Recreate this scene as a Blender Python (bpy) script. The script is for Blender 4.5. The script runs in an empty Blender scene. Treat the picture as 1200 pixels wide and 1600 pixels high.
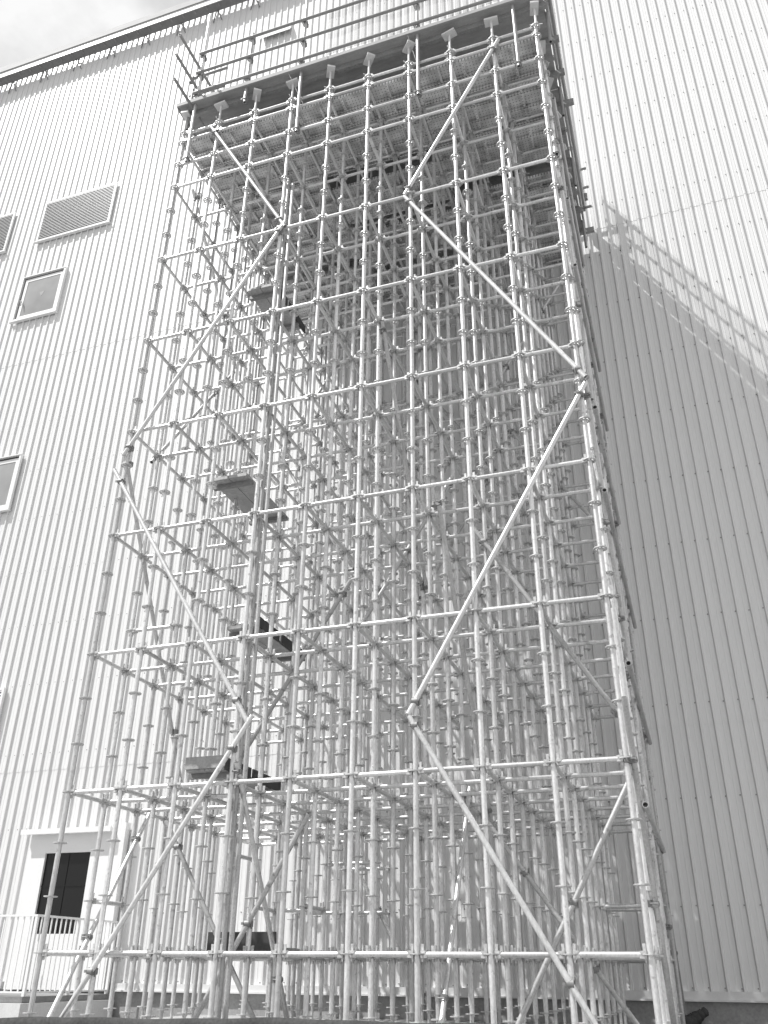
import bpy, math, random
from mathutils import Vector, Matrix
random.seed(7)
C = bpy.context.scene.collection
PI = math.pi
S = 0.6        # bay width
P = 0.475      # rosette pitch
YW = 4.6       # face of the factory wall
NX, NY = 10, 8

# ------------------------------------------------------------------ materials
def nodes(name):
    m = bpy.data.materials.new(name); m.use_nodes = True
    nt = m.node_tree
    return m, nt, nt.nodes['Principled BSDF']

def grey(name, v, rough=0.5, metal=0.0, var=0.12, scale=6.0, bump=0.0, stretch=(1, 1, 1), fine=40.0, spec=0.5, spots=0.0, per=False):
    m, nt, b = nodes(name)
    tc = nt.nodes.new('ShaderNodeTexCoord')
    mp = nt.nodes.new('ShaderNodeMapping'); mp.inputs['Scale'].default_value = stretch
    geo = nt.nodes.new('ShaderNodeNewGeometry')
    nt.links.new(geo.outputs['Position'], mp.inputs['Vector'])
    n1 = nt.nodes.new('ShaderNodeTexNoise'); n1.inputs['Scale'].default_value = scale; n1.inputs['Detail'].default_value = 5
    n2 = nt.nodes.new('ShaderNodeTexNoise'); n2.inputs['Scale'].default_value = fine; n2.inputs['Detail'].default_value = 3
    for n in (n1, n2): nt.links.new(mp.outputs['Vector'], n.inputs['Vector'])
    mx = nt.nodes.new('ShaderNodeMath'); mx.operation = 'ADD'
    nt.links.new(n1.outputs['Fac'], mx.inputs[0]); nt.links.new(n2.outputs['Fac'], mx.inputs[1])
    mr = nt.nodes.new('ShaderNodeMapRange')
    mr.inputs['From Min'].default_value = 0.6; mr.inputs['From Max'].default_value = 1.4
    mr.inputs['To Min'].default_value = v * (1 - var); mr.inputs['To Max'].default_value = min(v * (1 + var), 0.92)
    nt.links.new(mx.outputs[0], mr.inputs['Value'])
    out = mr.outputs[0]
    if spots:
        n3 = nt.nodes.new('ShaderNodeTexNoise'); n3.inputs['Scale'].default_value = 18; n3.inputs['Detail'].default_value = 6
        nt.links.new(geo.outputs['Position'], n3.inputs['Vector'])
        r3 = nt.nodes.new('ShaderNodeMapRange'); r3.inputs['From Min'].default_value = 0.62; r3.inputs['From Max'].default_value = 0.72
        r3.inputs['To Min'].default_value = 1.0; r3.inputs['To Max'].default_value = 1 - spots
        nt.links.new(n3.outputs['Fac'], r3.inputs['Value'])
        mu = nt.nodes.new('ShaderNodeMath'); mu.operation = 'MULTIPLY'
        nt.links.new(out, mu.inputs[0]); nt.links.new(r3.outputs[0], mu.inputs[1]); out = mu.outputs[0]
    if per:      # each length of tube has its own dullness
        oi = nt.nodes.new('ShaderNodeObjectInfo')
        r4 = nt.nodes.new('ShaderNodeMapRange'); r4.inputs['To Min'].default_value = 0.76; r4.inputs['To Max'].default_value = 1.08
        nt.links.new(oi.outputs['Random'], r4.inputs['Value'])
        m4 = nt.nodes.new('ShaderNodeMath'); m4.operation = 'MULTIPLY'; m4.use_clamp = True
        nt.links.new(out, m4.inputs[0]); nt.links.new(r4.outputs[0], m4.inputs[1]); out = m4.outputs[0]
    cb = nt.nodes.new('ShaderNodeCombineColor')
    for k in range(3): nt.links.new(out, cb.inputs[k])
    nt.links.new(cb.outputs[0], b.inputs['Base Color'])
    b.inputs['Roughness'].default_value = rough; b.inputs['Metallic'].default_value = metal
    b.inputs['Specular IOR Level'].default_value = spec
    if bump:
        bp = nt.nodes.new('ShaderNodeBump'); bp.inputs['Strength'].default_value = bump; bp.inputs['Distance'].default_value = 0.01
        nt.links.new(n1.outputs['Fac'], bp.inputs['Height']); nt.links.new(bp.outputs[0], b.inputs['Normal'])
    return m

M_GALV = grey('galvanised_steel', 0.75, 0.36, 0.60, 0.24, 5, 0.0, (1, 1, 0.5), 60, 0.5, 0.35, True)
M_GALV2 = grey('worn_galvanised_steel', 0.55, 0.42, 0.6, 0.25, 4, 0.0, (1, 1, 1), 60, 0.5, 0.45, True)
M_NODE = grey('cast_node_steel', 0.56, 0.5, 0.5, 0.3, 20)  # dull castings, darkened further for the shadow around the joints
M_CLAMP = grey('coupler_steel', 0.26, 0.55, 0.4, 0.35, 14)
M_WALL = grey('painted_sheet_steel', 0.75, 0.40, 0.0, 0.035, 1.6, 0.0, (5, 1, 0.22), 9, 0.4)
M_TRIM = grey('dark_trim', 0.16, 0.6, 0.0, 0.2, 4)
M_FRAME = grey('white_frame_paint', 0.82, 0.35, 0.0, 0.03, 4)
M_FLASH = grey('flashing_paint', 0.70, 0.45, 0.0, 0.05, 3)
M_CONC = grey('weathered_concrete', 0.34, 0.85, 0.0, 0.28, 2.2, 0.5)
M_CONCL = grey('light_concrete', 0.62, 0.8, 0.0, 0.12, 3, 0.3)
M_PAVE = grey('yard_concrete', 0.24, 0.9, 0.0, 0.2, 0.8, 0.2)
M_PLY = grey('film_faced_plywood', 0.34, 0.6, 0.0, 0.3, 2.5, 0.0, (1, 6, 1))
M_BEAM = grey('dark_steel_beam', 0.3, 0.55, 0.2, 0.3, 5)
M_TOE = grey('timber_edge_board', 0.34, 0.7, 0.0, 0.25, 3, 0.0, (1, 8, 8))
M_RAILD = grey('weathered_rail_pipe', 0.30, 0.5, 0.2, 0.2, 8)
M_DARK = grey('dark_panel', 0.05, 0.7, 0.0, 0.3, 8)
M_SHEET = grey('black_sheet', 0.07, 0.85, 0.0, 0.4, 5, 0.8, (1, 1, 1), 40, 0.15)
M_STONE = grey('bracket_grey', 0.22, 0.6, 0.1, 0.2, 8)
M_TREAD = grey('worn_tread_plank', 0.36, 0.6, 0.1, 0.3, 9)

def plank_mat():
    m, nt, b = nodes('perforated_plank_steel')
    tc = nt.nodes.new('ShaderNodeTexCoord')
    mp = nt.nodes.new('ShaderNodeMapping'); mp.inputs['Scale'].default_value = (22, 22, 0.0)
    nt.links.new(tc.outputs['Object'], mp.inputs['Vector'])
    v = nt.nodes.new('ShaderNodeTexVoronoi'); v.inputs['Scale'].default_value = 1.0; v.inputs['Randomness'].default_value = 0.0
    nt.links.new(mp.outputs[0], v.inputs['Vector'])
    r = nt.nodes.new('ShaderNodeMapRange'); r.inputs['From Min'].default_value = 0.14; r.inputs['From Max'].default_value = 0.2
    r.inputs['To Min'].default_value = 0.24; r.inputs['To Max'].default_value = 0.66
    nt.links.new(v.outputs['Distance'], r.inputs['Value'])
    n = nt.nodes.new('ShaderNodeTexNoise'); n.inputs['Scale'].default_value = 5; n.inputs['Detail'].default_value = 5
    geo = nt.nodes.new('ShaderNodeNewGeometry'); nt.links.new(geo.outputs['Position'], n.inputs['Vector'])
    q = nt.nodes.new('ShaderNodeMapRange'); q.inputs['From Min'].default_value = 0.3; q.inputs['From Max'].default_value = 0.7
    q.inputs['To Min'].default_value = 0.6; q.inputs['To Max'].default_value = 1.25
    nt.links.new(n.outputs['Fac'], q.inputs['Value'])
    mu = nt.nodes.new('ShaderNodeMath'); mu.operation = 'MULTIPLY'
    nt.links.new(r.outputs[0], mu.inputs[0]); nt.links.new(q.outputs[0], mu.inputs[1])
    cb = nt.nodes.new('ShaderNodeCombineColor')
    for k in range(3): nt.links.new(mu.outputs[0], cb.inputs[k])
    nt.links.new(cb.outputs[0], b.inputs['Base Color'])
    b.inputs['Roughness'].default_value = 0.5; b.inputs['Metallic'].default_value = 0.2
    return m
M_PLANK = plank_mat()

def glass_mat(name, v, rough=0.05, cloud=0.0):
    m, nt, b = nodes(name)
    b.inputs['Base Color'].default_value = (v, v, v, 1); b.inputs['Roughness'].default_value = rough
    b.inputs['Specular IOR Level'].default_value = 0.9 if v > 0.1 else 0.3
    if cloud:
        geo = nt.nodes.new('ShaderNodeNewGeometry')
        n = nt.nodes.new('ShaderNodeTexNoise'); n.inputs['Scale'].default_value = 1.2; n.inputs['Detail'].default_value = 3
        nt.links.new(geo.outputs['Position'], n.inputs['Vector'])
        r = nt.nodes.new('ShaderNodeMapRange'); r.inputs['To Min'].default_value = v * (1 - cloud); r.inputs['To Max'].default_value = v * (1 + cloud)
        nt.links.new(n.outputs['Fac'], r.inputs['Value'])
        cb = nt.nodes.new('ShaderNodeCombineColor')
        for k in range(3): nt.links.new(r.outputs[0], cb.inputs[k])
        nt.links.new(cb.outputs[0], b.inputs['Base Color'])
    return m
M_GLASS = glass_mat('obscured_window_glass', 0.34, 0.12, 0.5)
M_DGLASS = glass_mat('dark_door_glass', 0.012, 0.04)

def net_mat():
    m, nt, b = nodes('debris_netting')
    out = nt.nodes['Material Output']
    b.inputs['Base Color'].default_value = (0.42, 0.42, 0.42, 1); b.inputs['Roughness'].default_value = 0.8
    tr = nt.nodes.new('ShaderNodeBsdfTransparent')
    mix = nt.nodes.new('ShaderNodeMixShader')
    geo = nt.nodes.new('ShaderNodeNewGeometry')
    n = nt.nodes.new('ShaderNodeTexNoise'); n.inputs['Scale'].default_value = 2.0; n.inputs['Detail'].default_value = 4
    nt.links.new(geo.outputs['Position'], n.inputs['Vector'])
    r = nt.nodes.new('ShaderNodeMapRange'); r.inputs['From Min'].default_value = 0.3; r.inputs['From Max'].default_value = 0.7
    r.inputs['To Min'].default_value = 0.28; r.inputs['To Max'].default_value = 0.46
    nt.links.new(n.outputs['Fac'], r.inputs['Value'])
    nt.links.new(r.outputs[0], mix.inputs['Fac'])
    nt.links.new(tr.outputs[0], mix.inputs[1]); nt.links.new(b.outputs[0], mix.inputs[2])
    nt.links.new(mix.outputs[0], out.inputs['Surface'])
    return m
M_NET = net_mat()

# ------------------------------------------------------------------ mesh helpers
class MB:
    def __init__(self): self.v = []; self.f = []; self.sm = []
    def add(self, vs, fs, smooth=False):
        o = len(self.v); self.v.extend(vs)
        self.f.extend([tuple(i + o for i in f) for f in fs]); self.sm.extend([smooth] * len(fs)); return self
    def merge(self, other, M=None):
        o = len(self.v)
        self.v.extend([tuple(M @ Vector(p)) for p in other.v] if M is not None else other.v)
        self.f.extend([tuple(i + o for i in f) for f in other.f]); self.sm.extend(other.sm); return self
    def box(self, x0, x1, y0, y1, z0, z1):
        vs = [(x, y, z) for x in (x0, x1) for y in (y0, y1) for z in (z0, z1)]
        return self.add(vs, [(0, 1, 3, 2), (4, 6, 7, 5), (0, 4, 5, 1), (2, 3, 7, 6), (0, 2, 6, 4), (1, 5, 7, 3)])
    def obox(self, c, size, M):
        x, y, z = [s / 2 for s in size]
        b = MB().box(-x, x, -y, y, -z, z)
        return self.merge(b, Matrix.Translation(Vector(c)) @ M.to_4x4())
    def tube(self, a, b, r, n=10, inner=None, r2=None):
        a = Vector(a); b = Vector(b); d = (b - a).normalized()
        u = d.orthogonal().normalized(); w = d.cross(u); r2 = r if r2 is None else r2
        vs = []
        for p, rr in ((a, r), (b, r2)):
            for k in range(n):
                t = 2 * PI * k / n; vs.append(tuple(p + (u * math.cos(t) + w * math.sin(t)) * rr))
        self.add(vs, [(k, (k + 1) % n, n + (k + 1) % n, n + k) for k in range(n)], True)
        if inner:       # hollow open ends, a little way in
            for p, dd in ((a, d), (b, -d)):
                vi = []
                for rr, off in ((r, 0), (inner, 0), (inner, 0.12)):
                    for k in range(n):
                        t = 2 * PI * k / n; vi.append(tuple(p + dd * off + (u * math.cos(t) + w * math.sin(t)) * rr))
                self.add(vi, [(k, (k + 1) % n, n + (k + 1) % n, n + k) for k in range(n)] +
                         [(n + k, n + (k + 1) % n, 2 * n + (k + 1) % n, 2 * n + k) for k in range(n)] + [tuple(range(2 * n, 3 * n))])
        else:
            self.add(vs[:n], [tuple(range(n))]); self.add(vs[n:], [tuple(range(n))])
        return self
    def mesh(self, name, mat):
        me = bpy.data.meshes.new(name); me.from_pydata(self.v, [], self.f)
        me.polygons.foreach_set('use_smooth', self.sm); me.materials.append(mat); me.update()
        return me
    def build(self, name, mat, parent=None):
        me = self.mesh(name, mat)
        import bmesh
        bm = bmesh.new(); bm.from_mesh(me); bmesh.ops.recalc_face_normals(bm, faces=bm.faces); bm.to_mesh(me); bm.free()
        return link(name, me, parent)

def fixn(me):
    import bmesh
    bm = bmesh.new(); bm.from_mesh(me); bmesh.ops.recalc_face_normals(bm, faces=bm.faces); bm.to_mesh(me); bm.free(); return me

def nodemat(me):
    """castings (rosettes, wedge heads, pins) are duller than the tubes, with shade at the joints put into their tone"""
    me.materials.append(M_NODE)
    for p in me.polygons:
        if not p.use_smooth: p.material_index = 1
    return me

def link(name, me, parent=None, loc=None, rot=None):
    o = bpy.data.objects.new(name, me); C.objects.link(o)
    if parent: o.parent = parent
    if loc is not None: o.location = loc
    if rot is not None: o.rotation_euler = rot
    return o

def tag(o, label=None, cat=None, group=None, kind=None):
    if label: o['label'] = label
    if cat: o['category'] = cat
    if group: o['group'] = group
    if kind: o['kind'] = kind
    return o

def thing(name, label, cat, loc=(0, 0, 0), group=None):
    return tag(link(name, None, None, loc), label, cat, group)

# ================================================================== GROUND
g = MB(); g.add([(-300, -300, -1.72), (300, -300, -1.72), (300, 300, -1.72), (-300, 300, -1.72)], [(0, 1, 2, 3)])
tag(g.build('ground', M_PAVE), kind='structure')
pd = MB().box(-0.9, 7.5, -0.95, YW - 0.02, -1.716, -0.66)
tag(pd.build('pavement', M_CONC), kind='structure')

# ================================================================== FACTORY BUILDING
fac = thing('factory_building', 'large white factory hall clad in vertical ribbed steel sheet behind the scaffold', 'building', (0, YW, -0.4))
def fpart(mb, name, mat, parent=None):
    """mesh written in world coordinates, parented to the building"""
    off = Vector((0, -YW, 0.4))
    if parent is None or parent is fac:
        mb.v = [tuple(Vector(p) + off) for p in mb.v]; return mb.build(name, mat, fac)
    mb.v = [tuple(Vector(p) + off) for p in mb.v]; return mb.build(name, mat, parent)

PITCH = 0.1795
def ribwall(x0, x1, z0, z1, yoff):
    mb = MB(); pts = []
    n = int((x1 - x0) / PITCH)
    k0 = math.ceil((x0 - 5.60) / PITCH)
    # flat pan, short slope, crest, short slope; a shallow stiffener bead in the pan
    for k in range(k0, k0 + n):
        xs = 5.60 + k * PITCH
        pts += [(xs - 0.028, 0), (xs - 0.026, 0.009), (xs - 0.022, 0.009), (xs - 0.014, -0.028), (xs + 0.011, -0.028), (xs + 0.021, 0),
                (xs + 0.080, 0), (xs + 0.086, -0.0025), (xs + 0.096, -0.0025), (xs + 0.102, 0)]
    y = YW + yoff
    zs = [z0, z1]
    for z in zs:
        for (x, d) in pts: mb.v.append((x, y + d, z))
    m = len(pts)
    for i in range(m - 1):
        mb.f.append((i, i + 1, m + i + 1, m + i)); mb.sm.append(False)
    # turned lip at the lower edge
    o = len(mb.v)
    for (x, d) in pts: mb.v.append((x, y + d + 0.006, z0))
    for i in range(m - 1): mb.f.append((i + 1, i, o + i, o + i + 1)); mb.sm.append(False)
    return mb
for z0, z1, yo in ((-0.30, 2.77, 0.006), (2.765, 11.83, 0.002), (11.825, 23.1, -0.002)):
    o = fpart(ribwall(-26, 26, z0, z1, yo), 'wall', M_WALL)
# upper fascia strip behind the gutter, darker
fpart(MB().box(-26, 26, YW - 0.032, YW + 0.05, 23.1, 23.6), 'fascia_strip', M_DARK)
fpart(MB().box(-26, 26, YW + 0.02, YW + 16, 23.3, 23.55), 'roof', M_TRIM)
core = MB().box(-26, 26, YW + 0.03, YW + 16, -1.7, 22.9)
fpart(core, 'wall_core', M_WALL)
# drip flashing and foundation
fl = MB().box(-2.28, 26, YW - 0.055, YW + 0.02, -0.405, -0.30).box(-26, -4.2, YW - 0.055, YW + 0.02, -0.405, -0.30)
fl.box(-2.28, 26, YW - 0.085, YW - 0.056, -0.405, -0.385)
fpart(fl, 'base_flashing', M_FLASH)
fpart(MB().box(-26, 26, YW - 0.012, YW + 0.02, -1.71, -0.41), 'foundation', M_CONC)

# screws (too many to count)
sc_ = MB()
zl = [-0.27, 0.6, 1.85, 3.05, 4.27, 5.4, 6.5, 7.7, 8.85, 10.05, 11.2, 12.4, 13.6, 14.8, 16, 17.2, 18.4, 19.6, 20.8]
for k in range(-80, 34):
    x = 5.60 + k * PITCH - 0.035 + 0.0
    for z in zl:
        if -4.3 < x < -2.2 and z < 2: continue
        x_ = x + random.uniform(-.004, .004); z_ = z + random.uniform(-.006, .006)
        sc_.tube((x_, YW - 0.012, z_), (x_, YW + 0.006, z_), 0.0085, 6)
so = fpart(sc_, 'wall_screw', M_BEAM); so['kind'] = 'stuff'

# gutter hung off the wall head on brackets
gt = MB()
gt.box(-26, 26, YW - 0.325, YW - 0.085, 22.80, 22.83)
gt.box(-26, 26, YW - 0.095, YW - 0.085, 22.831, 22.86)
gutter = fpart(gt, 'gutter', M_STONE)
gl = MB().box(-26, 26, YW - 0.345, YW - 0.326, 22.77, 22.97)
fpart(gl, 'gutter_face', M_FRAME)
fpart(MB().box(-26, 26, YW - 0.375, YW - 0.31, 22.975, 23.20), 'gutter_lip', M_TOE)
x = -16.0
while x < 4:
    fpart(MB().box(x, x + 0.03, YW - 0.30, YW - 0.20, 22.782, 22.799), 'gutter_strap', M_BEAM); x += 0.36
bx = -15.5
while bx < 8:
    b = MB()
    b.box(bx, bx + 0.04, YW - 0.084, YW - 0.033, 22.84, 22.87)
    b.tube((bx + .02, YW - 0.10, 22.86), (bx - .08, YW - 0.032, 22.42), 0.014, 6)
    b.tube((bx + .03, YW - 0.10, 22.86), (bx + .18, YW - 0.032, 22.42), 0.014, 6)
    fpart(b, 'gutter_bracket', M_STONE); bx += 1.12

# louvred vents: frame + slats
def louvre(x0, x1, z0, z1):
    y = YW - 0.028
    fr = MB()
    t = 0.045
    fr.box(x0 - t, x1 + t, y - 0.05, y, z1, z1 + t).box(x0 - t, x1 + t, y - 0.05, y, z0 - t, z0)
    fr.box(x0 - t, x0, y - 0.05, y, z0, z1).box(x1, x1 + t, y - 0.05, y, z0, z1)
    fr.box(x0 - t - 0.03, x1 + t + 0.03, y - 0.075, y - 0.0, z0 - t - 0.02, z0 - t - 0.002)
    f = fpart(fr, 'vent_frame', M_FRAME)
    fpart(MB().box(x0, x1, y - 0.004, y + 0.002, z0, z1), 'vent_back', M_TRIM, f)
    sl = MB(); z = z0 + 0.02
    while z < z1 - 0.02:
        sl.add([(x0, y - 0.044, z), (x1, y - 0.044, z), (x1, y - 0.008, z + 0.038), (x0, y - 0.008, z + 0.038),
                (x0, y - 0.044, z + 0.012), (x1, y - 0.044, z + 0.012), (x1, y - 0.008, z + 0.050), (x0, y - 0.008, z + 0.050)],
               [(0, 1, 2, 3), (7, 6, 5, 4), (0, 4, 5, 1), (2, 6, 7, 3), (0, 3, 7, 4), (1, 5, 6, 2)])
        z += 0.055
    fpart(sl, 'vent_slats', M_FRAME, f)
louvre(-7.33, -5.32, 15.66, 16.93)
louvre(-10.3, -8.36, 15.66, 16.93)
louvre(-7.1, -5.36, 3.05, 4.20)

def window(x0, x1, z0, z1):
    y = YW - 0.029
    fr = MB()
    fr.box(x0, x1, y - 0.07, y, z1 - 0.022, z1).box(x0, x1, y - 0.06, y, z0, z0 + 0.04)
    fr.box(x0, x0 + 0.022, y - 0.07, y, z0 + 0.04, z1 - 0.022).box(x1 - 0.045, x1, y - 0.06, y, z0 + 0.04, z1 - 0.022)
    fr.box(x0 - 0.08, x1 + 0.01, y - 0.075, y, z0 - 0.035, z0 - 0.002)
    f = fpart(fr, 'window', M_FRAME)
    a0, a1, b0, b1 = x0 + 0.065, x1 - 0.048, z0 + 0.043, z1 - 0.075
    s = MB(); w = 0.08
    s.box(a0, a1, y - 0.03, y - 0.004, b1 - w, b1).box(a0, a1, y - 0.03, y - 0.004, b0, b0 + w)
    s.box(a0, a0 + w, y - 0.03, y - 0.004, b0 + w, b1 - w).box(a1 - w, a1, y - 0.03, y - 0.004, b0 + w, b1 - w)
    fpart(s, 'sash', M_FRAME, f)
    fpart(MB().box(a0 + w, a1 - w, y - 0.022, y - 0.008, b0 + w, b1 - w), 'pane', M_GLASS, f)
    fpart(MB().box(x0 + 0.023, a0 - 0.001, y - 0.01, y - 0.002, z0 + 0.041, b1).box(x0 + 0.023, x1 - 0.046, y - 0.01, y - 0.002, b1 + 0.001, z1 - 0.023), 'recess_shade_strip', M_DARK, f)  # dark strips paint in the shade of the recess at top and left
    h = MB().tube((a0 + 0.05, y - 0.045, (b0 + b1) / 2 - .1), (a0 + 0.05, y - 0.085, (b0 + b1) / 2 - .1), 0.014, 8).tube((a0 + 0.05, y - 0.08, (b0 + b1) / 2 - .08), (a0 + 0.09, y - 0.085, (b0 + b1) / 2 - 0.24), 0.014, 8)
    fpart(h, 'window_handle', M_BEAM, f)
    for zz in (b1 - 0.16, b1 - 0.42, b0 + 0.12):
        fpart(MB().box(a1 - 0.004, a1 + 0.012, y - 0.055, y - 0.044, zz, zz + 0.12), 'hinge', M_STONE, f)
    cx, cz = (a0 + a1) / 2 + .02, (b0 + b1) / 2 + 0.05     # evacuation triangle on the glass, point down
    tri = MB(); tri.add([(cx - 0.08, y - 0.0245, cz + 0.06), (cx + 0.08, y - 0.0245, cz + 0.06), (cx, y - 0.0245, cz - 0.08),
                         (cx - 0.08, y - 0.0225, cz + 0.06), (cx + 0.08, y - 0.0225, cz + 0.06), (cx, y - 0.0225, cz - 0.08)],
                        [(0, 2, 1), (3, 4, 5), (0, 1, 4, 3), (1, 2, 5, 4), (2, 0, 3, 5)])
    fpart(tri, 'window_sticker', M_STONE, f)
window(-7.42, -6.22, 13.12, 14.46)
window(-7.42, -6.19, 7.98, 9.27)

# door surround with hood and dark glazed door
ds = MB()
y = YW - 0.03
ds.box(-4.12, -3.80, y - 0.05, y, -0.40, 1.74).box(-2.97, -2.44, y - 0.05, y, -0.40, 1.74)
ds.box(-3.80, -2.97, y - 0.05, y, 1.46, 1.74).box(-3.80, -2.97, y - 0.03, y, -0.40, 0.33)
dfr = fpart(ds, 'door_surround', M_FRAME)
fpart(MB().box(-4.22, -2.60, y - 0.17, y - 0.051, 1.742, 1.80).box(-4.24, -2.58, y - 0.182, y - 0.171, 1.73, 1.81), 'door_hood', M_FRAME)
fpart(MB().box(-2.439, -2.36, y - 0.11, y, -0.40, 1.86).box(-2.50, -2.44, y - 0.02, y, 1.745, 1.86), 'door_side_post', M_FRAME)
fpart(MB().box(-3.80, -2.97, y - 0.012, y - 0.002, 0.33, 1.46), 'door_glass', M_DGLASS, dfr)
dm = MB().box(-3.40, -3.37, y - 0.02, y - 0.013, 0.33, 1.46).box(-3.80, -2.97, y - 0.022, y - 0.014, 0.98, 1.0)
fpart(dm, 'door_mullion', M_DGLASS, dfr)

# small hood high on the wall behind the guard rail
vh = MB()
vh.add([(-1.72, YW - 0.03, 21.15), (-0.86, YW - 0.03, 21.15), (-0.86, YW - 0.12, 20.86), (-1.72, YW - 0.12, 20.86),
        (-1.72, YW - 0.03, 21.11), (-0.86, YW - 0.03, 21.11), (-0.86, YW - 0.12, 20.84), (-1.72, YW - 0.12, 20.84)],
       [(0, 1, 2, 3), (7, 6, 5, 4), (0, 4, 5, 1), (1, 5, 6, 2), (2, 6, 7, 3), (3, 7, 4, 0)])
fpart(vh, 'wall_hood', M_FLASH)

# ================================================================== LANDING WITH RAILING
land = thing('concrete_landing', 'pale concrete door landing with a dark slab edge at the bottom left', 'landing', (-3.5, 3.6, -0.6))
lo = Vector((3.5, -3.6, 0.6))
def lpart(mb, name, mat, parent=None):
    mb.v = [tuple(Vector(p) + lo) for p in mb.v]; return mb.build(name, mat, parent or land)
lpart(MB().box(-9, -2.26, 2.66, YW - 0.10, -0.50, -0.435), 'slab_edge', M_STONE)
lpart(MB().box(-9, -2.18, 2.55, YW - 0.10, -1.715, -0.505), 'landing_base', M_CONCL)

rl = thing('metal_railing', 'white metal railing with thin vertical bars on the door landing', 'railing', (-2.32, 2.75, -0.435))
ro = Vector((2.32, -2.75, 0.435))
def rpart(mb, name, mat=M_FRAME):
    mb.v = [tuple(Vector(p) + ro) for p in mb.v]; return mb.build(name, mat, rl)
rpart(MB().box(-6.5, -2.30, 2.73, 2.77, 0.465, 0.49).box(-2.34, -2.30, 2.771, YW - 0.09, 0.465, 0.49), 'top_rail')
rpart(MB().box(-6.5, -2.30, 2.735, 2.765, -0.40, -0.38).box(-2.335, -2.305, 2.766, YW - 0.09, -0.40, -0.38), 'bottom_rail')
for px, py in ((-2.32, 2.75), (-3.32, 2.75), (-4.32, 2.75), (-5.32, 2.75), (-2.32, 3.62), (-2.32, YW - 0.11)):
    rpart(MB().box(px - 0.019, px + 0.019, py - 0.019, py + 0.019, -0.434, 0.464), 'post')
xx = -2.42
while xx > -4.9:
    if abs((xx + 2.32) % 1.0) > 0.03: rpart(MB().box(xx - 0.008, xx + 0.008, 2.744, 2.758, -0.379, 0.464), 'baluster')
    xx -= 0.10
yy = 2.85
while yy < YW - 0.16:
    if abs(yy - 3.62) > 0.03: rpart(MB().box(-2.327, -2.313, yy - 0.008, yy + 0.008, -0.379, 0.464), 'baluster')
    yy += 0.10

# ================================================================== SCAFFOLD
scf = thing('scaffold_tower', 'tall galvanised steel ring-lock scaffold tower standing against the factory wall', 'scaffold')

def rosette(r=0.065, n=8):
    m = MB(); N = 16; ri = 0.048; rh = 0.030; t = 0.0045
    def ring(ra, rb):
        vs = []
        for z in (-t, t):
            for rr in (ra, rb):
                for k in range(N):
                    a = 2 * PI * k / N; vs.append((rr * math.cos(a), rr * math.sin(a), z))
        f = []
        for k in range(N):
            j = (k + 1) % N
            f += [(k, j, N + j, N + k), (2 * N + k, 3 * N + k, 3 * N + j, 2 * N + j), (N + k, N + j, 3 * N + j, 3 * N + k), (k, 2 * N + k, 2 * N + j, j)]
        m.add(vs, f)
    ring(ri, r); ring(0.022, rh)
    for k in range(n):
        a = 2 * PI * (k + 0.5) / n; u = Vector((math.cos(a), math.sin(a), 0)); w = Vector((-u.y, u.x, 0)) * 0.006
        vs = []
        for z in (-t * .9, t * .9):
            for rr, s in ((0.029, -1), (0.029, 1), (0.049, 1), (0.049, -1)):
                p = u * rr + w * s; vs.append((p.x, p.y, z))
        m.add(vs, [(0, 1, 2, 3), (7, 6, 5, 4), (0, 4, 5, 1), (1, 5, 6, 2), (2, 6, 7, 3), (3, 7, 4, 0)])
    return m
ROS = rosette()

def standard(top_k, zt, joints):
    m = MB()
    m.tube((0, 0, -0.50), (0, 0, zt), 0.0243, 14)
    m.tube((0, 0, -0.655), (0, 0, -0.499), 0.017, 8)
    m.box(-0.07, 0.07, -0.07, 0.07, -0.66, -0.654)
    k = -1
    while k <= top_k:
        m.merge(ROS, Matrix.Translation((0, 0, k * P)) @ Matrix.Rotation(random.choice((0, .02, -.03)), 4, 'Z')); k += 1
    for j in joints:       # spigot sleeve and pin holes
        m.tube((0, 0, j), (0, 0, j + 0.10), 0.0262, 14)
        m.tube((-0.0275, 0, j + 0.03), (0.0275, 0, j + 0.03), 0.0055, 6)
        m.tube((0, -0.0275, j + 0.07), (0, 0.0275, j + 0.07), 0.0055, 6)
    m.merge(ROS, Matrix.Translation((0, 0, zt - 0.02)))
    return m
ZT = 11.15
vari = []
for jz in ([1.58, 3.5, 5.4, 7.3, 9.2], [0.62, 2.55, 4.45, 6.3, 8.2, 10.1], [1.1, 3.02, 4.9, 6.82, 8.75], [2.1, 4.0, 5.88, 7.8, 9.65]):
    vari.append(nodemat(fixn(standard(23, ZT, jz).mesh('standard', M_GALV))))
head = MB()
head.tube((0, 0, 0), (0, 0, 0.40), 0.017, 8)
head.tube((0, 0, 0.03), (0, 0, 0.06), 0.030, 10)
head.box(-0.085, 0.085, -0.003, 0.003, 0.025, 0.040)
head.box(-0.058, 0.058, -0.095, 0.095, 0.375, 0.41)
head_me = fixn(head.mesh('jack_head', M_FLASH))
headang = {0: 0.1, 1: 1.5, 2: 0.6, 3: 1.5, 4: 0.5, 5: 0.7, 6: 0.75, 7: 1.35, 8: 1.62, 9: 0.2}
for j in range(NY):
    for i in range(NX):
        o = link('standard', vari[(i * 3 + j * 7 + (i * j) % 3) % 4], scf,
                 (i * S + random.uniform(-.005, .005), j * S + random.uniform(-.005, .005), 0), (random.uniform(-.0012, .0012), random.uniform(-.0012, .0012), random.choice((0, PI / 2, PI, -PI / 2))))
        a = headang[i] if j == 0 else random.uniform(0, 1.5)
        link('jack_head', head_me, scf, (i * S, j * S, ZT), (0, 0, a))
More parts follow.
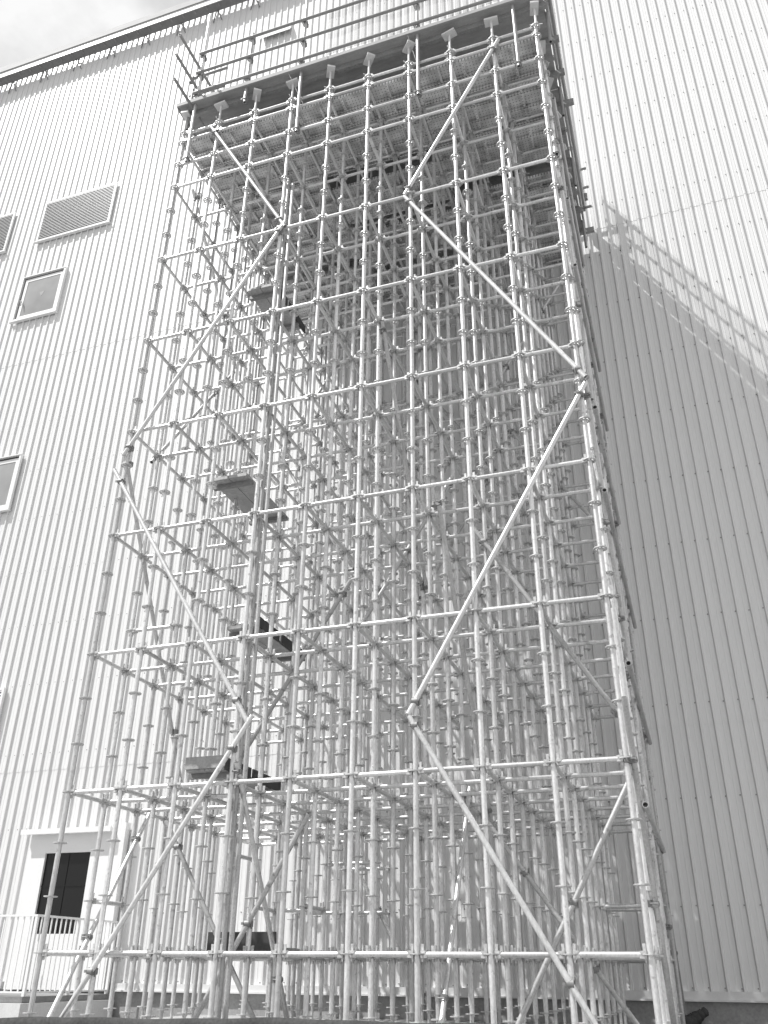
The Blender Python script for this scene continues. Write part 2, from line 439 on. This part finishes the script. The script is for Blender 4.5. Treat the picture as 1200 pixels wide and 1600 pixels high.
# extra tubes bundled beside the fourth front standard
for dx, dy in ((0.01, 0.10), (0.03, 0.20)):
    e = MB().tube((0, 0, -0.62), (0, 0, 9.6), 0.0243, 12, 0.02); o = e.build('bundled_tube', M_GALV2, scf); o.location = (3 * S + dx, dy, 0)

def ledger():
    m = MB()
    m.tube((0.068, 0, 0), (S - 0.068, 0, 0), 0.0213, 12)
    for s, x in ((1, 0.0), (-1, S)):
        m.box(min(x + s * 0.030, x + s * 0.070), max(x + s * 0.030, x + s * 0.070), -0.023, 0.023, -0.026, -0.006)
        m.box(min(x + s * 0.030, x + s * 0.070), max(x + s * 0.030, x + s * 0.070), -0.023, 0.023, 0.006, 0.026)
        m.box(min(x + s * 0.058, x + s * 0.080), max(x + s * 0.058, x + s * 0.080), -0.019, 0.019, -0.0255, 0.0255)
        m.add([(x + s * 0.034, -0.004, -0.055), (x + s * 0.046, -0.004, -0.055), (x + s * 0.056, -0.004, 0.075), (x + s * 0.032, -0.004, 0.075),
               (x + s * 0.034, 0.004, -0.055), (x + s * 0.046, 0.004, -0.055), (x + s * 0.056, 0.004, 0.075), (x + s * 0.032, 0.004, 0.075)],
              [(0, 1, 2, 3), (7, 6, 5, 4), (0, 4, 5, 1), (1, 5, 6, 2), (2, 6, 7, 3), (3, 7, 4, 0)])
    return m
LED = ledger(); led_me = nodemat(fixn(LED.mesh('ledger', M_GALV)))
tr_me = led_me.copy(); tr_me.name = 'transom'
led, trn = [], []
LIFTS = [0, 3, 6, 9, 12, 15, 18, 21]
for j in range(NY):
    for k in LIFTS:
        for i in range(NX - 1): led.append((i * S, j * S, k * P, (j, k, i)))
for i in range(NX - 1):
    led.append((i * S, 0, 22 * P, (0, 22, i))); led.append((i * S, 0, 10.97, (0, 23, i))); led.append((i * S, 0, 11.125, (0, 24, i)))
for j in range(1, NY):
    for i in range(NX - 1): led.append((i * S, j * S, 10.93, (j, 23, i)))
for i in range(NX):
    for k in LIFTS + [23]:
        for j in range(NY - 1): trn.append((i * S, j * S, k * P, (j, k, i)))
# odd intermediate members
led += [(8 * S, 4 * S, P, (4, 1, 8)), (8 * S, 5 * S, P, (5, 1, 8)), (0, S, 7 * P, (1, 7, 0)), (2 * S, 4 * S, P, (4, 1, 2)),
        (3 * S, 5 * S, P, (5, 1, 3)), (3 * S, 5 * S, 2 * P, (5, 2, 3)), (2 * S, 5 * S, 1 * P, (5, 1, 2)), (3 * S, 4 * S, 2 * P, (4, 2, 3))]
trn += [(0, S, P, (1, 1, 0)), (2 * S, 2 * S, 2 * P, (2, 2, 2)), (3 * S, 3 * S, P, (3, 1, 3)), (2 * S, 3 * S, P, (3, 1, 2))]
led.sort(key=lambda t: (t[3][0], t[3][1])); trn.sort(key=lambda t: (t[3][0], t[3][1]))
mb = MB()
for n, (x, y, z, _) in enumerate(led):
    jx, jz = random.uniform(-.003, .003), random.uniform(-.004, .004)
    if n < 100: link('ledger', led_me, scf, (x, y + jx, z + jz))
    else: mb.merge(LED, Matrix.Translation((x, y + jx, z + jz)))
me = nodemat(fixn(mb.mesh('ledger', M_GALV))); o = link('ledger', me, scf); o['kind'] = 'stuff'
mb = MB(); RZ = Matrix.Rotation(PI / 2, 4, 'Z')
for n, (x, y, z, _) in enumerate(trn):
    dz = random.uniform(-.004, .004)
    if n < 100: link('transom', tr_me, scf, (x, y, z + dz), (0, 0, PI / 2))
    else: mb.merge(LED, Matrix.Translation((x, y, z + dz)) @ RZ)
me = nodemat(fixn(mb.mesh('transom', M_GALV))); o = link('transom', me, scf); o['kind'] = 'stuff'

# --- diagonal tube braces with couplers
def coupler_mesh():
    m = MB()
    m.tube((-0.026, 0, 0), (0.026, 0, 0), 0.033, 10)          # round the brace, along local x
    m.tube((0, 0.049, -0.026), (0, 0.049, 0.026), 0.032, 10)   # round the standard
    m.box(-0.022, 0.022, 0.012, 0.038, -0.03, 0.03)
    m.tube((-0.045, 0.045, 0.0), (-0.045, -0.02, 0.0), 0.007, 6)
    m.tube((0.030, 0.02, -0.045), (0.030, 0.02, 0.05), 0.007, 6)
    m.box(-0.056, -0.034, -0.026, -0.012, -0.011, 0.011)
    return m
cp_me = fixn(coupler_mesh().mesh('coupler', M_CLAMP))
def brace(a, b, side='front', mat=None, couple=True):
    """tube from a to b; couplers where it passes a standard"""
    a = Vector(a); b = Vector(b)
    o = MB().tube(a, b, 0.0243, 14, 0.0205).build('brace', mat or M_GALV, scf)
    if not couple: return o
    pts = []
    if side == 'front':
        x0, x1 = sorted((a.x, b.x)); i = math.ceil(x0 / S - .05)
        while i * S <= x1 + .03:
            t = (i * S - a.x) / (b.x - a.x); pts.append(a + (b - a) * min(max(t, 0.035), 0.965)); i += 1
        if len(pts) > 2: pts = pts[::2] if len(pts) % 2 else [pts[0], pts[-1]]
    else:
        y0, y1 = sorted((a.y, b.y)); i = math.ceil(y0 / S - .05)
        while i * S <= y1 + .03:
            t = (i * S - a.y) / (b.y - a.y); pts.append(a + (b - a) * min(max(t, 0.035), 0.965)); i += 1
        if len(pts) > 2: pts = [pts[0], pts[-1]]
    for p in pts:
        link('coupler', cp_me, o, p, (0, 0, 0 if side == 'front' else (-PI / 2 if side == 'left' else PI / 2)))
    return o
F = -0.052
brace((0.51, F, 11.04), (1.89, F, 8.52))
brace((1.88, F, 8.60), (-0.03, F, 5.34))
brace((-0.12, F, 5.16), (1.95, F, 1.96))
brace((1.99, F, 2.03), (0.34, F, -0.55))
brace((4.88, F, 11.02), (3.54, F, 8.52))
brace((3.54, F, 8.50), (5.46, F, 5.23))
brace((5.45, F, 5.16), (3.55, F, 1.92))
brace((3.56, F, 1.90), (5.02, F, -0.57))
brace((1.10, 1.148, 1.66), (2.50, 1.148, 3.88), mat=M_GALV2)
brace((5.36, 0.548, 1.34), (4.24, 0.548, -0.55), mat=M_GALV2)
brace((4.10, 0.548, 4.00), (5.38, 0.548, 1.88), mat=M_GALV2)
brace((3.80, 1.748, 1.30), (5.14, 1.748, -0.57), mat=M_GALV2)
brace((0.42, 1.148, 1.30), (1.66, 1.148, -0.57), mat=M_GALV2)
brace((2.36, 0.548, 1.20), (1.31, 0.548, -0.57), mat=M_GALV2)
brace((5.30, 2.948, 9.56), (3.86, 2.948, 7.36), mat=M_GALV2)
brace((3.90, 2.948, 7.20), (5.20, 2.948, 5.10), mat=M_GALV2)
brace((0.62, 2.948, 7.20), (1.95, 2.948, 9.40), mat=M_GALV2)
brace((0.60, 2.948, 6.90), (1.90, 2.948, 4.70), mat=M_GALV2)
brace((2.4, 4.25, 9.0), (3.7, 4.25, 6.9), mat=M_GALV2)
brace((3.6, 4.25, 6.8), (2.4, 4.25, 4.8), mat=M_GALV2)
brace((1.35, 4.25, 1.3), (2.5, 4.25, -0.55), mat=M_GALV2)
brace((2.45, 1.748, 3.6), (3.6, 1.748, 5.4), mat=M_GALV2)
# braces in the depth direction
brace((-0.052, 0.0, 5.42), (-0.052, 2.30, 1.62), 'left')
brace((0.052, 1.40, 1.46), (0.052, 0.16, -0.57), 'right')
brace((1.852, -0.03, 1.60), (1.852, 1.45, -0.57), 'right')
brace((3.652, 1.82, 1.60), (3.652, 0.44, -0.57), 'right')
brace((3.052, 3.90, 10.70), (3.052, 2.00, 7.32), 'right')
brace((3.052, 0.55, 7.1), (3.052, 2.45, 4.1), 'right', M_GALV2)
brace((3.852, 0.0, 4.2), (3.852, 1.9, 1.2), 'right', M_GALV2)
brace((-0.052, 0.55, 5.6), (-0.052, 2.3, 8.3), 'left')
brace((-0.052, 2.35, 8.4), (-0.052, 0.5, 10.5), 'left')
brace((5.46, -0.30, 2.62), (5.46, -0.06, 1.78), 'right')
brace((5.452, -0.26, 1.86), (5.452, 1.15, -0.57), 'right', M_GALV2)
brace((5.452, 0.0, 5.2), (5.452, 2.3, 1.9), 'right')
brace((5.452, 2.2, 5.0), (5.452, 0.0, 8.2), 'right')
brace((5.452, 0.0, 8.6), (5.452, 2.2, 11.0), 'right')
brace((5.452, 2.4, 1.8), (5.452, 4.0, -0.5), 'right', M_GALV2)

# extra tubes on the right end face
for yy, z0, z1 in ((1.45, -0.6, 5.2), (2.05, 3.0, 10.9), (3.3, -0.6, 6.4), (3.9, 2.0, 10.9), (0.9, 5.6, 10.8)):
    MB().tube((5.452, yy, z0), (5.452, yy, z1), 0.0243, 12, 0.02).build('end_tube', M_GALV2, scf)
for n, z in enumerate((1.05, 2.3, 3.9, 5.05, 6.75, 8.1, 9.55)):
    o = MB().tube((5.50, -0.05 + 0.3 * (n % 2), z), (5.50, 3.0 + 0.4 * (n % 3), z), 0.0243, 12, 0.02).build('end_tube', M_GALV2, scf)
    for yy in (0.6, 1.8, 3.0): link('coupler', cp_me, o, (5.47, yy, z), (0, 0, PI / 2))
brace((5.452, 4.0, 6.2), (5.452, 2.4, 3.4), 'right', M_GALV2)
brace((5.452, 1.2, 3.2), (5.452, 3.0, 0.2), 'right')
brace((5.452, 4.1, 10.4), (5.452, 2.2, 7.2), 'right', M_GALV2)
# --- guard rail of the top platform
ZR = [11.88, 12.37, 12.85]
posts = [(0.17, 10.40, 13.95, -0.062), (1.05, 11.34, 13.0, -0.075), (1.95, 10.34, 13.6, -0.062), (3.75, 10.36, 13.3, -0.062), (5.12, 10.34, 13.3, -0.062)]
for x, z0, z1, yy in posts:
    o = MB().tube((x, yy, z0), (x, yy, z1), 0.0243, 12, 0.02).build('guard_post', M_GALV2 if x != 0.17 else M_GALV, scf)
    for z in [z0 + 0.06] + [r for r in ZR]:
        link('coupler', cp_me, o, (x, yy - 0.0, z), (0, 0, 0))
for z in ZR:
    MB().tube((0.13, -0.118, z), (5.72, -0.118, z - 0.03), 0.0243, 12, 0.02).build('guard_rail', M_RAILD, scf)
    MB().tube((0.11, -0.64 if z > 11.9 else -0.58, z - 0.25), (0.11, 4.3, z - 0.0), 0.0243, 12, 0.02).build('guard_rail', M_RAILD, scf)
    MB().tube((-0.15, 4.12, z + 0.05), (5.74, 4.12, z + 0.05), 0.0243, 12, 0.02).build('guard_rail', M_RAILD, scf)
    MB().tube((5.60, 0.05, z + 0.22), (5.60, 4.35, z + 0.22), 0.0243, 12, 0.02).build('guard_rail', M_RAILD, scf)
for x, yy in ((0.16, 1.4), (0.16, 2.8), (0.16, 4.15), (1.9, 4.17), (3.7, 4.17), (5.55, 0.2), (5.55, 1.4), (5.55, 2.75), (5.55, 4.15)):
    o = MB().tube((x, yy, 11.02), (x, yy, 13.15), 0.0243, 12, 0.02).build('guard_post', M_RAILD, scf)
    for z in ZR: link('coupler', cp_me, o, (x, yy, z), (0, 0, PI / 2))
for x, yy, z0, z1 in ((-0.10, 0.30, 11.3, 12.9), (-0.10, 1.2, 11.3, 12.75), (0.02, 0.02, 11.25, 12.2)):
    MB().tube((x, yy, z0), (x, yy, z1), 0.0243, 12, 0.02).build('guard_post', M_RAILD, scf)
for z in (11.95, 12.45, 12.9):
    MB().tube((-0.22, 0.26, z), (0.42, 0.26, z), 0.0243, 12, 0.02).build('guard_rail', M_RAILD, scf)
for x, yy in ((5.66, 4.2), (0.05, -0.1)):
    MB().box(x - .03, x + .03, yy - .03, yy + .03, 12.2, 12.34).build('coupler', M_CLAMP, scf)

# ================================================================== DECKS
deck = thing('plywood_deck', 'dark plywood deck with timber edge boards crowning the scaffold tower', 'platform', (2.7, 2.1, 11.6))
do = Vector((-2.7, -2.1, -11.6))
def dpart(mb, name, mat):
    mb.v = [tuple(Vector(p) + do) for p in mb.v]; return mb.build(name, mat, deck)
for n in range(9):
    yb = 0.02 + n * 0.54
    x1 = 5.52 + random.choice((0.0, 0.04, 0.14, 0.2))
    dpart(MB().box(-0.07, x1, yb, yb + 0.055, 11.562, 11.66), 'bearer', M_BEAM)
for n in range(3):
    for q in range(3):
        x0 = -0.10 + n * 1.86; y0 = -0.10 + q * 1.52
        dpart(MB().box(x0, x0 + 1.852 + (0.06 if n == 2 else 0), y0, y0 + 1.512, 11.6605, 11.675), 'plywood_sheet', M_PLY)
dpart(MB().box(-0.12, 2.4, -0.135, -0.103, 11.65, 11.725), 'toe_board', M_TOE)
dpart(MB().box(2.405, 5.60, -0.130, -0.103, 11.655, 11.72), 'toe_board', M_TOE)
dpart(MB().box(5.545, 5.575, -0.10, 4.52, 11.676, 12.06), 'side_toe_board', M_TOE)
dpart(MB().box(-0.13, -0.105, -0.10, 4.40, 11.645, 11.78), 'side_toe_board', M_TOE)

def plank(L=1.79, W=0.24, H=0.045):
    m = MB()
    m.box(0, L, 0, W, -0.002, 0.0)
    for y0 in (0, W - 0.002):
        m.box(0, L, y0, y0 + 0.002, -H, -0.0021)
    m.box(0, L, 0.0021, 0.018, -H, -H + 0.002).box(0, L, W - 0.018, W - 0.0021, -H, -H + 0.002)
    x = 0.02
    while x < L:
        m.box(x, x + 0.035, 0.0185, W - 0.0185, -H + 0.004, -0.0022); x += 0.345
    for x0 in (0.0, L - 0.03): m.box(x0, x0 + 0.03, 0.0022, W - 0.0022, -H - 0.003, -H + 0.0)
    return m
pl_me = fixn(plank().mesh('scaffold_plank', M_PLANK))
skip = {(1, 5), (1, 9), (2, 8), (0, 12), (1, 13)}
for n in range(3):
    for q in range(17):
        if (n, q) in skip: continue
        o = link('scaffold_plank', pl_me, None, (0.02 + n * 1.8 + random.uniform(-.006, .006), 0.05 + q * 0.252, 11.001 + random.uniform(0, .004)))
        tag(o, 'perforated steel plank in the underside layer below the plywood deck', 'plank', 'steel planks laid under the top deck')

# --- netting on the guard rails
def net(name, label, pts_fn, nu, nv):
    vs = []; fs = []
    for a in range(nu + 1):
        for b in range(nv + 1): vs.append(pts_fn(a / nu, b / nv))
    for a in range(nu):
        for b in range(nv):
            i = a * (nv + 1) + b; fs.append((i, i + nv + 1, i + nv + 2, i + 1))
    m = MB(); m.add(vs, fs, True); o = m.build(name, M_NET)
    return tag(o, label, 'netting')
net('debris_netting', 'see-through mesh netting hung along the front guard rail of the top deck',
    lambda u, v: (2.35 + u * 3.3, -0.085 + 0.012 * math.sin(u * 23) * (1 - abs(2 * v - 1)), 11.81 + v * (1.02 + 0.55 * min(1, u * 3)) + 0.02 * math.sin(u * 17)), 60, 8)
net('debris_netting', 'see-through mesh netting closing the right end of the top deck',
    lambda u, v: (5.64 + 0.015 * math.sin(u * 19) * (1 - abs(2 * v - 1)), 0.0 + u * 4.4, 11.70 + v * 1.45), 40, 6)

# ================================================================== STAIR LANDINGS inside the tower
def stair_landing(x0, x1, y0, y1, z, label, toe):
    t = thing('stair_landing', label, 'landing', (x0, y0, z))
    w = x1 - x0; d = y1 - y0
    m = MB(); n = 2
    for q in range(n):
        a = q * w / n
        m.box(a + 0.004, a + w / n - 0.004, 0, d, -0.05, -0.012)
    m.build('boards', M_TREAD, t)
    MB().box(-0.02, w + 0.02, 0.10, 0.15, -0.10, -0.052).build('cross_bar', M_STONE, t)
    MB().box(-0.02, w + 0.02, d - 0.15, d - 0.10, -0.10, -0.052).build('cross_bar', M_STONE, t)
    if 'x' in toe: MB().box(-0.03, w + 0.03, -0.022, -0.004, -0.06, 0.12).build('toe_board', M_DARK, t)
    if 'r' in toe:
        MB().box(w + 0.004, w + 0.022, 0.0, d * 0.46, -0.05, 0.07).build('toe_board', M_DARK, t)
        MB().box(w + 0.004, w + 0.022, d * 0.5, d + 0.1, -0.05, 0.07).build('toe_board', M_DARK, t)
    if 'f' in toe: MB().box(0.0, w * 0.96, -0.022, -0.004, -0.03, 0.09).build('front_board', M_TREAD, t)
    return t
stair_landing(1.30, 1.66, 0.18, 1.10, 7.82, 'uppermost stair landing inside the tower with dark toe boards', 'r')
stair_landing(1.12, 1.58, 0.12, 1.30, 4.92, 'broad plank stair landing at mid height inside the left bays', '')
stair_landing(1.16, 1.54, 0.75, 1.95, 3.32, 'stair landing with two black toe boards under the mid-height landing', 'r')
stair_landing(1.02, 1.46, 0.45, 1.65, 1.70, 'lowest raised stair landing with black toe boards above the second lift', 'rf')
stair_landing(1.10, 1.78, 1.16, 2.2, 0.09, 'bottom stair landing with one black toe board near the scaffold foot', 'x')

# ================================================================== SHEET AT THE FOOT
def sheet():
    N = 90; vs = []; fs = []
    for a in range(N + 1):
        x = -0.12 + 5.0 * a / N
        zt = -0.505 + 0.045 * min(1, (x + .12) / 2.6) + 0.005 * math.sin(x * 3.1) + 0.003 * math.sin(x * 8.3)
        w = 0.010 * math.sin(x * 5) + 0.006 * math.sin(x * 13)
        prof = [(-0.30, -0.66), (-0.32 + w, -0.60), (-0.31 - w, zt - 0.05), (-0.30 + w * .4, zt), (-0.22, zt + 0.002), (-0.20, zt - 0.02), (-0.19, -0.66)]
        for (y_, z_) in prof: vs.append((x, y_, z_))
    n = 7
    for a in range(N):
        for b in range(n - 1):
            i = a * n + b; fs.append((i, i + n, i + n + 1, i + 1))
    fs.append(tuple(range(n))); fs.append(tuple(range(N * n, N * n + n)))
    m = MB(); m.add(vs, fs, True); return m
tag(sheet().build('black_sheet', M_SHEET), 'wrinkled black sheet draped over a low kerb along the scaffold foot', 'sheet')
# dark stain-coloured rag pile by the right foot
rp = MB()
random.seed(3)
for k in range(5):
    cx, cy, cz, r = 5.46 + 0.05 * k, 4.42 + 0.01 * k, -0.63 + 0.03 * k, 0.09 - 0.01 * k
    vs = []; fs = []
    for a in range(7):
        for b in range(10):
            th = PI * a / 6; ph = 2 * PI * b / 10; rr = r * random.uniform(0.8, 1.15)
            vs.append((cx + rr * math.sin(th) * math.cos(ph), cy + rr * .6 * math.sin(th) * math.sin(ph), cz + rr * math.cos(th)))
    for a in range(6):
        for b in range(10): fs.append((a * 10 + b, a * 10 + (b + 1) % 10, (a + 1) * 10 + (b + 1) % 10, (a + 1) * 10 + b))
    rp.add(vs, fs, True)
tag(rp.build('crumpled_cloth', M_DARK), 'crumpled dark cloth against the foundation behind the right scaffold foot', 'cloth')

# ================================================================== LIGHT, SKY, CAMERA
u, v = 1.44, 2.55
sd = Vector((-u, -1.0, v)).normalized()
sl = bpy.data.lights.new('sun', 'SUN'); sl.energy = 5.0; sl.angle = math.radians(0.55); sl.color = (1, 0.995, 0.985)
so = bpy.data.objects.new('sun', sl); C.objects.link(so)
so.rotation_euler = sd.to_track_quat('Z', 'Y').to_euler(); so.location = (-20, -15, 30)
w = bpy.data.worlds.new('World'); bpy.context.scene.world = w; w.use_nodes = True
nt = w.node_tree; bg = nt.nodes['Background']
sky = nt.nodes.new('ShaderNodeTexSky'); sky.sky_type = 'NISHITA'; sky.sun_disc = False
sky.sun_elevation = math.asin(sd.z); sky.sun_rotation = math.atan2(sd.x, sd.y)
bw = nt.nodes.new('ShaderNodeRGBToBW'); nt.links.new(sky.outputs[0], bw.inputs[0])
tc = nt.nodes.new('ShaderNodeTexCoord')
mp = nt.nodes.new('ShaderNodeMapping'); mp.inputs['Scale'].default_value = (1, 1, 1.6); mp.inputs['Location'].default_value = (0.35, 0.1, 0)
nt.links.new(tc.outputs['Generated'], mp.inputs[0])
n = nt.nodes.new('ShaderNodeTexNoise'); n.inputs['Scale'].default_value = 3.2; n.inputs['Detail'].default_value = 7; n.inputs['Roughness'].default_value = 0.55
nt.links.new(mp.outputs[0], n.inputs['Vector'])
r = nt.nodes.new('ShaderNodeMapRange'); r.inputs['From Min'].default_value = 0.36; r.inputs['From Max'].default_value = 0.62
nt.links.new(n.outputs['Fac'], r.inputs['Value'])
mx = nt.nodes.new('ShaderNodeMix'); mx.data_type = 'FLOAT'
nt.links.new(r.outputs[0], mx.inputs['Factor']); nt.links.new(bw.outputs[0], mx.inputs['A']); mx.inputs['B'].default_value = 7.4
ad = nt.nodes.new('ShaderNodeMath'); ad.operation = 'ADD'; nt.links.new(mx.outputs[0], ad.inputs[0]); ad.inputs[1].default_value = 2.0
nt.links.new(ad.outputs[0], bg.inputs['Color']); bg.inputs['Strength'].default_value = 0.095

cam = bpy.data.cameras.new('camera'); co = bpy.data.objects.new('camera', cam); C.objects.link(co)
f, a, b, c = 1342.55067, 0.32915942, 0.49066692, -0.00848286
R = Matrix.Rotation(a, 3, 'Z') @ Matrix.Rotation(b, 3, 'X') @ Matrix.Rotation(c, 3, 'Y')
Rm = Matrix((R.col[0], R.col[2], -R.col[1])).transposed()
co.matrix_world = Matrix.Translation((5.811728, -7.394613, -0.1223)) @ Rm.to_4x4()
cam.sensor_fit = 'HORIZONTAL'; cam.sensor_width = 36; cam.lens = f * 36 / 1200; cam.clip_end = 2000; cam.clip_start = 0.1
bpy.context.scene.camera = co
vs = bpy.context.scene.view_settings
vs.view_transform = 'Standard'; vs.look = 'None'; vs.gamma = 1; vs.exposure = 0.12
